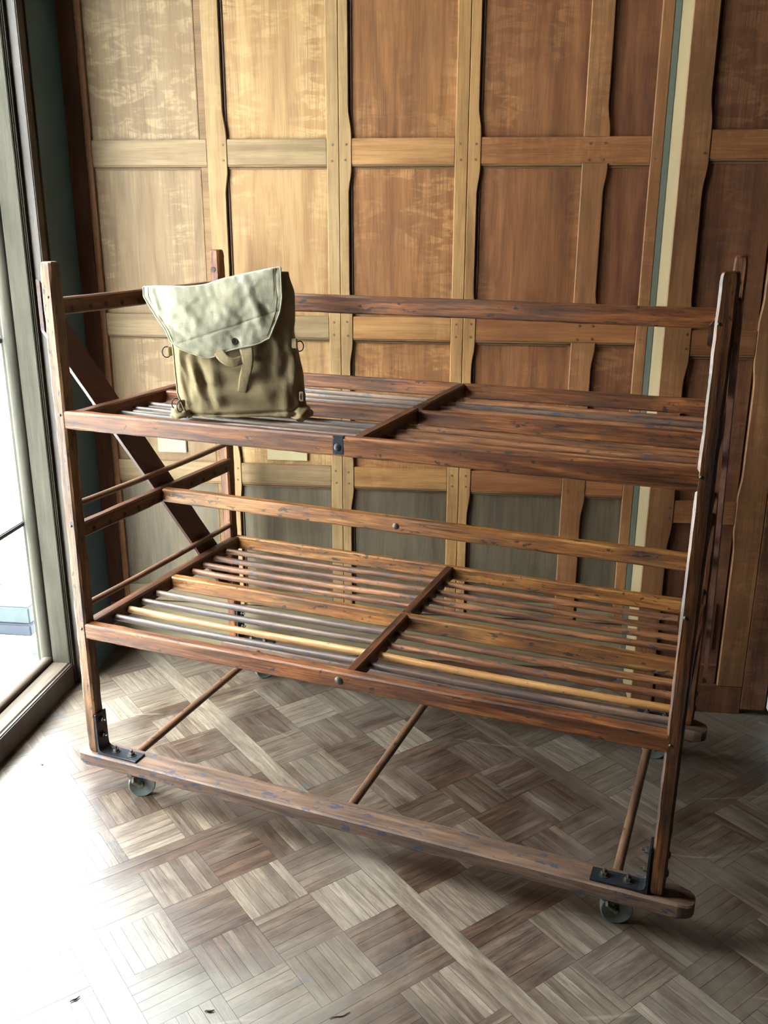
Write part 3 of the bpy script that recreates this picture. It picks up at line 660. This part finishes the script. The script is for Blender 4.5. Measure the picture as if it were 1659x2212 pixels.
FOLD = [((0.150, 0.140), (0.160, 0.010), -0.014, 0.0045), ((0.163, 0.140), (0.163, 0.06), 0.010, 0.006), ((0.140, 0.12), (0.137, 0.005), 0.006, 0.006), ((0.182, 0.13), (0.160, 0.05), -0.010, 0.004), ((0.195, 0.145), (0.172, 0.075), 0.006, 0.006),
        ((0.130, 0.10), (0.134, 0.0), -0.005, 0.004), ((0.03, 0.15), (0.06, 0.05), 0.005, 0.008), ((0.05, 0.16), (0.085, 0.02), -0.005, 0.007), ((0.085, 0.145), (0.10, 0.04), 0.005, 0.009), ((0.01, 0.12), (0.03, 0.03), -0.004, 0.007),
        ((0.232, 0.205), (0.175, 0.09), -0.003, 0.004), ((0.02, 0.006), (0.29, 0.016), -0.005, 0.003), ((0.26, 0.25), (0.275, 0.10), -0.004, 0.010), ((0.19, 0.06), (0.28, 0.09), 0.003, 0.02), ((0.03, 0.09), (0.12, 0.075), -0.002, 0.006)]
LS = [(-0.03, 0.02), (0.0, 0.022), (0.024, 0.014), (0.062, 0.0), (0.119, -0.002), (0.19, -0.005), (0.26, 0.0), (0.30, 0.010), (0.37, 0.02)]
RS = [(-0.03, 0.300), (-0.010, 0.318), (0.007, 0.318), (0.037, 0.312), (0.102, 0.309), (0.136, 0.302), (0.171, 0.296), (0.212, 0.288), (0.228, 0.293), (0.306, 0.294), (0.33, 0.284), (0.37, 0.278)]
FTOP = [(-0.067, 0.319), (-0.044, 0.3215), (0.03, 0.320), (0.082, 0.325), (0.123, 0.339), (0.18, 0.351), (0.245, 0.364), (0.264, 0.366)]
TK = [(-0.03, 0.095), (0.0, 0.115), (0.1, 0.12), (0.2, 0.10), (0.30, 0.07), (0.365, 0.035)]
def bag_body():
    bm = bmesh.new(); NZ = 110; NA = 150; rows = []
    for iz in range(NZ + 1):
        z = 0.002 + (0.350 - 0.002) * iz / NZ
        top = 0.325 + 0.0
        l = sip(LS, z); r = sip(RS, z); T = sip(TK, z); row = []
        for ia in range(NA):
            th = 2 * PI * ia / NA
            cx, sy = math.cos(th), math.sin(th); e = 0.42
            x = abs(cx) ** e * (1 if cx > 0 else -1); y = abs(sy) ** (0.62) * (1 if sy > 0 else -1)
            a = (l + r) / 2 + (r - l) / 2 * x
            if x < 0: a -= 0.024 * (-x) * (0.5 - 0.5 * y) ** 0.8 * min(1, z / .05 + .3)
            # y: +1 = front (towards viewer), -1 = back
            fd = 0.006 + 0.0 * z; d = (y - 1) / 2 * T + fd
            if y > 0:
                wgt = min(1, y * 1.4); d += 1.5 * creases(a, z, FOLD) * wgt
                d += noise.noise(Vector((a * 22, z * 10, 2))) * 0.005 * wgt + noise.noise(Vector((a * 55, z * 26, 5))) * 0.0038 * wgt + abs(noise.noise(Vector((a * 30 + z * 9, z * 14, 8)))) * -0.004 * wgt
            d += noise.noise(Vector((a * 20, z * 20, y * 2 + 9))) * 0.004
            lim = ip(FTOP, max(0.01, a)) - 0.012; ztop = z if z < 0.15 else 0.15 + (z - 0.15) * (lim - 0.15) / 0.20
            row.append(bm.verts.new((a, -d, ztop)))
        rows.append(row)
    for A, Bq in zip(rows, rows[1:]):
        for i in range(NA): bm.faces.new((A[i], A[(i + 1) % NA], Bq[(i + 1) % NA], Bq[i]))
    for ring in (rows[0][::-1], rows[-1]):
        c = sum((v.co for v in ring), Vector()) / NA; cv = bm.verts.new(c)
        for i in range(NA): bm.faces.new((ring[i], ring[(i + 1) % NA], cv))
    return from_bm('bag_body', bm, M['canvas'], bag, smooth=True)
body = bag_body()
FBOT = [(-0.006, 0.193), (0.009, 0.176), (0.059, 0.157), (0.084, 0.150), (0.105, 0.158), (0.131, 0.169), (0.162, 0.177), (0.208, 0.186), (0.232, 0.201)]
FL_ = [(0, -0.067), (0.17, -0.067), (0.31, -0.057), (0.53, -0.040), (0.75, -0.019), (1.0, -0.006)]
FR_ = [(0, 0.264), (0.27, 0.265), (0.42, 0.266), (0.62, 0.260), (0.85, 0.244), (1.0, 0.232)]
FCR = [((-0.045, 0.315), (-0.030, 0.25), 0.004, 0.006), ((0.01, 0.186), (0.26, 0.266), -0.0022, 0.0022), ((0.0, 0.30), (0.08, 0.22), 0.003, 0.012), ((0.10, 0.33), (0.17, 0.25), -0.003, 0.015), ((0.18, 0.34), (0.22, 0.22), 0.003, 0.012),
       ((0.14, 0.21), (0.16, 0.178), -0.003, 0.008), ((-0.05, 0.27), (0.03, 0.20), -0.003, 0.008), ((0.20, 0.30), (0.25, 0.24), -0.003, 0.008), ((-0.06, 0.295), (-0.02, 0.235), -0.0018, 0.003), ((0.251, 0.36), (0.252, 0.30), -0.002, 0.003)]
def flap_pt(u, v, off=0.0):
    top = Vector((ip(FL_, 0) + (ip(FR_, 0) - ip(FL_, 0)) * u, 0)); a0 = ip(FL_, v); a1 = ip(FR_, v)
    zt = sip(FTOP, a0 + (a1 - a0) * u if False else ip(FL_, 0) + (ip(FR_, 0) - ip(FL_, 0)) * u)
    ab = ip(FL_, 1) + (ip(FR_, 1) - ip(FL_, 1)) * u; zb = sip(FBOT, ab)
    a = a0 + (a1 - a0) * u; z = zt + (zb - zt) * v
    dd = 0.020 + 0.010 * math.sin(PI * min(1, v * 1.1)) * math.sin(PI * u) - 0.010 * (1 - v) ** 2
    dd += creases(a, z, FCR) + noise.noise(Vector((a * 18, z * 15, 20))) * 0.0045 + noise.noise(Vector((a * 60, z * 50, 31))) * 0.0016
    # left wing lifts off the bag and bends back
    if a < 0.0: dd -= 0.35 * (-a) ** 1.2
    if v > 0.9: dd -= 0.004 * (v - .9) / .1
    return Vector((a, -(dd + off), z))
def flap():
    bm = bmesh.new(); NU, NV, NB = 100, 80, 16; rows = []
    for k in range(NB, 0, -1):           # over the top of the bag, towards its back
        row = []
        for i in range(NU + 1):
            u = i / NU; p = flap_pt(u, 0); t = k / NB; T = 0.055 + 0.02 * u
            dz = -0.010 * (1 - math.cos(t * PI / 2)) - 0.05 * max(0, t - .8); q = Vector((p.x * (1 - 0.06 * t) + 0.008 * t, p.y + T * math.sin(t * PI / 2), p.z + dz + noise.noise(Vector((p.x * 20, t * 2, 3))) * .004 * t))
            row.append(bm.verts.new(q))
        rows.append(row)
    for j in range(NV + 1): rows.append([bm.verts.new(flap_pt(i / NU, j / NV)) for i in range(NU + 1)])
    for A, Bq in zip(rows, rows[1:]):
        for i in range(NU): bm.faces.new((A[i], A[i + 1], Bq[i + 1], Bq[i]))
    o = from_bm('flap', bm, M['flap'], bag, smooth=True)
    s = o.modifiers.new('cloth', 'SOLIDIFY'); s.thickness = 0.0026; s.offset = 0
    # hem: rolled edge round the free sides
    bm = bmesh.new(); pts = [flap_pt(0, v / 30, 0.0005) for v in range(31)] + [flap_pt(u / 40, 1, 0.0005) for u in range(1, 41)] + [flap_pt(1, v / 30, 0.0005) for v in range(29, -1, -1)]
    add_ring_tube(bm, pts, 0.0021, 8); from_bm('hem', bm, M['flap'], o, smooth=60)
    # stitched hem line a centimetre in
    bm = bmesh.new(); pts = [flap_pt(0.035, v / 30 * 0.95, 0.0016) for v in range(31)]; add_ring_tube(bm, pts, 0.0007, 6); from_bm('stitching', bm, M['canvas'], o, smooth=60); bm = bmesh.new()
    pts = [flap_pt(0.962, v / 30 * 0.95, 0.0016) for v in range(31)]; add_ring_tube(bm, pts, 0.0007, 6)
    from_bm('stitching', bm, M['canvas'], o, smooth=60)
    return o
fl = flap()
def ring(name, c, R_, r, rotz, parent, squash=1.0, tilt=0.0):
    bm = bmesh.new(); n = 24; pts = []
    for k in range(n + 1):
        t = 2 * PI * k / n; x = R_ * math.cos(t); z = R_ * math.sin(t) * squash
        pts.append((c[0] + x * math.cos(rotz), c[1] + x * math.sin(rotz) + z * tilt, c[2] + z))
    add_ring_tube(bm, pts, r, 8, cap=False); return from_bm(name, bm, M['iron'], parent, smooth=60)
# grommet
# find flap parameters nearest to a = .150, z = .193
best = min(((flap_pt(u / 60, v / 60), u, v) for u in range(61) for v in range(61)), key=lambda q: (q[0].x - 0.150) ** 2 + (q[0].z - 0.193) ** 2)[0]
bm = bmesh.new(); add_lathe(bm, [(0.0035, 0.0000), (0.0042, 0.0026), (0.0070, 0.0028), (0.0088, 0.0008), (0.0088, -0.001)], frame_to(best + Vector((0, -0.0012, 0)), (0, -1, 0.1)), 24)
from_bm('grommet', bm, M['bolt'], fl, smooth=50)
bm = bmesh.new(); add_lathe(bm, [(0, 0.0008), (0.0045, 0.0008), (0.0045, -0.0005)], frame_to(best + Vector((0, -0.0012, 0)), (0, -1, 0.1)), 20); from_bm('grommet_hole', bm, M['hole'], fl)
# side tabs with rings
def tab(name, c, w_, h_, t_, rz, mat='canvas'):
    bm = bmesh.new(); add_box(bm, -w_ / 2, w_ / 2, -t_ / 2, t_ / 2, -h_ / 2, h_ / 2, min(t_, w_, h_) * 0.3)
    bmesh.ops.transform(bm, matrix=Matrix.Translation(c) @ Matrix.Rotation(rz, 4, 'Z'), verts=bm.verts); return from_bm(name, bm, M[mat], bag, smooth=40)
t1 = tab('ring_tab', (-0.014, 0.020, 0.163), 0.018, 0.022, 0.006, 0.5); ring('ring', (-0.026, 0.022, 0.161), 0.011, 0.0015, 0.4, t1, 1.2)
t2 = tab('ring_tab', (0.006, 0.006, 0.034), 0.018, 0.020, 0.006, 0.5); ring('ring', (-0.008, 0.004, 0.035), 0.011, 0.0014, 0.6, t2, 1.2); ring('ring', (0.004, -0.006, 0.030), 0.011, 0.0014, 1.0, t2, 1.25)
t3 = tab('ring_tab', (0.292, 0.004, 0.184), 0.016, 0.024, 0.006, -0.5); ring('ring', (0.304, 0.010, 0.176), 0.010, 0.0014, 0.4, t3, 1.25)
t4 = tab('ring_tab', (0.306, 0.004, 0.052), 0.013, 0.024, 0.006, -0.4); ring('ring', (0.309, 0.008, 0.052), 0.010, 0.0012, 1.0, t4, 1.2)
# dark seams down the left front edge, and the loose strap under the flap
def ribbon(name, pts, r, mat, flat=1.0, parent=bag):
    bm = bmesh.new(); add_ring_tube(bm, pts, r, 10, flat=flat); return from_bm(name, bm, M[mat], parent, smooth=60)
ribbon('edge_piping', [(ip([(0, .022), (0.024, .012), (0.062, -0.001), (0.119, -0.003), (0.19, -0.006)], z) , -0.003 + 0.004 * math.sin(z * 90) * 0.3, z) for z in [0.19 * k / 30 for k in range(31)]], 0.0022, 'canvas', parent=body)
def strap(name, pts, w_):
    bm = bmesh.new(); rows = []
    P3 = [Vector(p) for p in pts]
    fine = []
    for i in range(len(P3) - 1):
        for k in range(8): 
            t = k / 8; p0 = P3[max(i - 1, 0)]; p1 = P3[i]; p2 = P3[i + 1]; p3 = P3[min(i + 2, len(P3) - 1)]
            fine.append(0.5 * ((2 * p1) + (-p0 + p2) * t + (2 * p0 - 5 * p1 + 4 * p2 - p3) * t * t + (-p0 + 3 * p1 - 3 * p2 + p3) * t ** 3))
    fine.append(P3[-1])
    for i, p in enumerate(fine):
        d = (fine[min(i + 1, len(fine) - 1)] - fine[max(i - 1, 0)]).normalized(); sd = d.cross(Vector((0, -1, 0.15))).normalized()
        rows.append([bm.verts.new(p + sd * (w_ * (j / 4 - .5)) + Vector((0, -0.003 * math.sin(PI * j / 4), 0))) for j in range(5)])
    for A, Bq in zip(rows, rows[1:]):
        for j in range(4): bm.faces.new((A[j], A[j + 1], Bq[j + 1], Bq[j]))
    o = from_bm(name, bm, M['canvas'], bag, smooth=True); s = o.modifiers.new('cloth', 'SOLIDIFY'); s.thickness = 0.003; s.offset = 0; return o
def webbing(pts, w_, nrm_w):
    # flat folded strap: pts are (a, depth, z) of its centre, widened along nrm_w
    bm = bmesh.new(); rows = []; P3 = [Vector(p) for p in pts]; fine = []
    for i in range(len(P3) - 1):
        for k in range(8):
            t = k / 8; p0 = P3[max(i - 1, 0)]; p1 = P3[i]; p2 = P3[i + 1]; p3 = P3[min(i + 2, len(P3) - 1)]
            fine.append(0.5 * ((2 * p1) + (-p0 + p2) * t + (2 * p0 - 5 * p1 + 4 * p2 - p3) * t * t + (-p0 + 3 * p1 - 3 * p2 + p3) * t ** 3))
    fine.append(P3[-1]); n_ = len(fine) - 1
    for i, p in enumerate(fine):
        d = (fine[min(i + 1, n_)] - fine[max(i - 1, 0)]).normalized(); sd = Vector((-d.z, 0, d.x)).normalized() if not nrm_w else Vector(nrm_w).normalized()
        ww = w_ * (1 - 0.35 * i / n_)
        rows.append([bm.verts.new(p + sd * (ww * (j / 6 - .5)) + Vector((0, -0.0008 * math.sin(PI * j / 6) + 0.0012 * noise.noise(Vector((i * .3, j * .8, 4))), 0))) for j in range(7)])
    for A, Bq in zip(rows, rows[1:]):
        for j in range(6): bm.faces.new((A[j], A[j + 1], Bq[j + 1], Bq[j]))
    o = from_bm('closing_strap', bm, M['canvas'], bag, smooth=True); s_ = o.modifiers.new('cloth', 'SOLIDIFY'); s_.thickness = 0.0022; s_.offset = 0; return o
webbing([(0.106, -0.016, 0.170), (0.120, -0.026, 0.152), (0.142, -0.028, 0.142), (0.166, -0.022, 0.148), (0.184, -0.014, 0.150)], 0.026, None)
webbing([(0.172, -0.010, 0.184), (0.178, -0.022, 0.158), (0.176, -0.022, 0.130), (0.167, -0.016, 0.100), (0.160, -0.006, 0.065)], 0.034, None)
# rolled lower corners of the bag
def blob(name, c, r3, seed):
    bm = bmesh.new(); bmesh.ops.create_icosphere(bm, subdivisions=4, radius=1)
    for v in bm.verts:
        n_ = noise.noise(v.co * 1.6 + Vector((seed, 0, 0))) * 0.35; v.co = Vector((c[0] + v.co.x * r3[0] * (1 + n_), c[1] + v.co.y * r3[1] * (1 + n_), c[2] + v.co.z * r3[2] * (1 + n_)))
    return from_bm(name, bm, M['canvas'], bag, smooth=True)
blob('gathered_corner', (0.000, 0.022, 0.010), (0.030, 0.034, 0.016), 3)
blob('gathered_corner', (0.302, 0.030, 0.006), (0.028, 0.040, 0.020), 8)

# ================================================================== SMALL THINGS ON THE FLOOR
def litter(name, p, ln, rz, r, mat, label, cat='twig'):
    bm = bmesh.new(); n = 6
    pts = [(ln * (i / n - .5), math.sin(i * 1.3) * ln * 0.05, r * 1.2) for i in range(n + 1)]
    add_ring_tube(bm, pts, lambda t: r * (1 - .5 * abs(2 * t - 1)), 8)
    o = from_bm(name, bm, M[mat], None, smooth=50); o.location = p; o.rotation_euler = (0, 0, rz); tag(o, label, cat); return o
litter('wood_splinter', (0.704, -0.547, 0), 0.020, 0.5, 0.0022, 'twig', 'short dark wood chip on the floor near the bottom edge, left of centre', 'wood chip')
litter('wood_splinter', (0.956, -0.456, 0), 0.044, 0.75, 0.0012, 'twig', 'long thin splinter on the floor near the bottom edge, beside the pale floor strip', 'splinter')
litter('dead_leaf', (0.429, -0.627, 0), 0.022, 1.1, 0.0020, 'twig', 'curled dark leaf scrap on the sunlit floor at the lower left', 'leaf')
litter('crumb', (-0.245, 0.036, 0), 0.010, 0.4, 0.0022, 'twig', 'tiny dark crumb on the floor close to the window frame', 'crumb')

# outside the glass
def outside(name, s0, s1, n0, n1, z0, z1, mat, label, cat, bev=0.006, parent=None):
    o = rbox(name, s0, s1, n0, n1, z0, z1, M[mat], parent, bev)
    if label: tag(o, label, cat)
    return o
outside('slate_slab', -0.66, -0.46, -0.42, -0.235, -0.079, -0.030, 'slate', 'dark blue-grey stone slab under the concrete block outside the window', 'stone slab')
outside('concrete_block', -0.665, -0.465, -0.43, -0.245, -0.0295, 0.045, 'concrete', 'weathered pale concrete block outside the window', 'concrete block')
outside('slate_tile', -0.92, -0.86, -0.74, -0.54, -0.079, -0.066, 'slate', 'thin slate tile lying on the bright paving outside, beyond the concrete block', 'slate tile', 0.003)
plant = empty('small_plant', room=True); tag(plant, 'tiny yellow-flowered plant outside at the bottom corner of the glass', 'plant')
def leafm(name, pts, r, mat, parent=plant):
    bm = bmesh.new(); add_ring_tube(bm, pts, lambda t: r * (0.25 + math.sin(PI * min(1, t + .05))), 8, flat=0.3); return from_bm(name, bm, M[mat], parent, smooth=60)
for k in range(7):
    a = k * 2.4; c_ = Vector((-0.330, 0.045, -0.08)); d_ = Vector((math.cos(a), math.sin(a), 0))
    leafm('leaf', [c_, c_ + d_ * 0.012 + Vector((0, 0, .02)), c_ + d_ * 0.028 + Vector((0, 0, .030 + .006 * (k % 3)))], 0.007, 'leafy' if k % 3 else 'concrete')
for k in range(5):
    a = k * 1.256; c_ = Vector((-0.338, 0.05, -0.035)); d_ = Vector((math.cos(a), 0.3, math.sin(a)))
    leafm('petal', [c_, c_ + d_ * 0.006, c_ + d_ * 0.013], 0.005, 'petal')
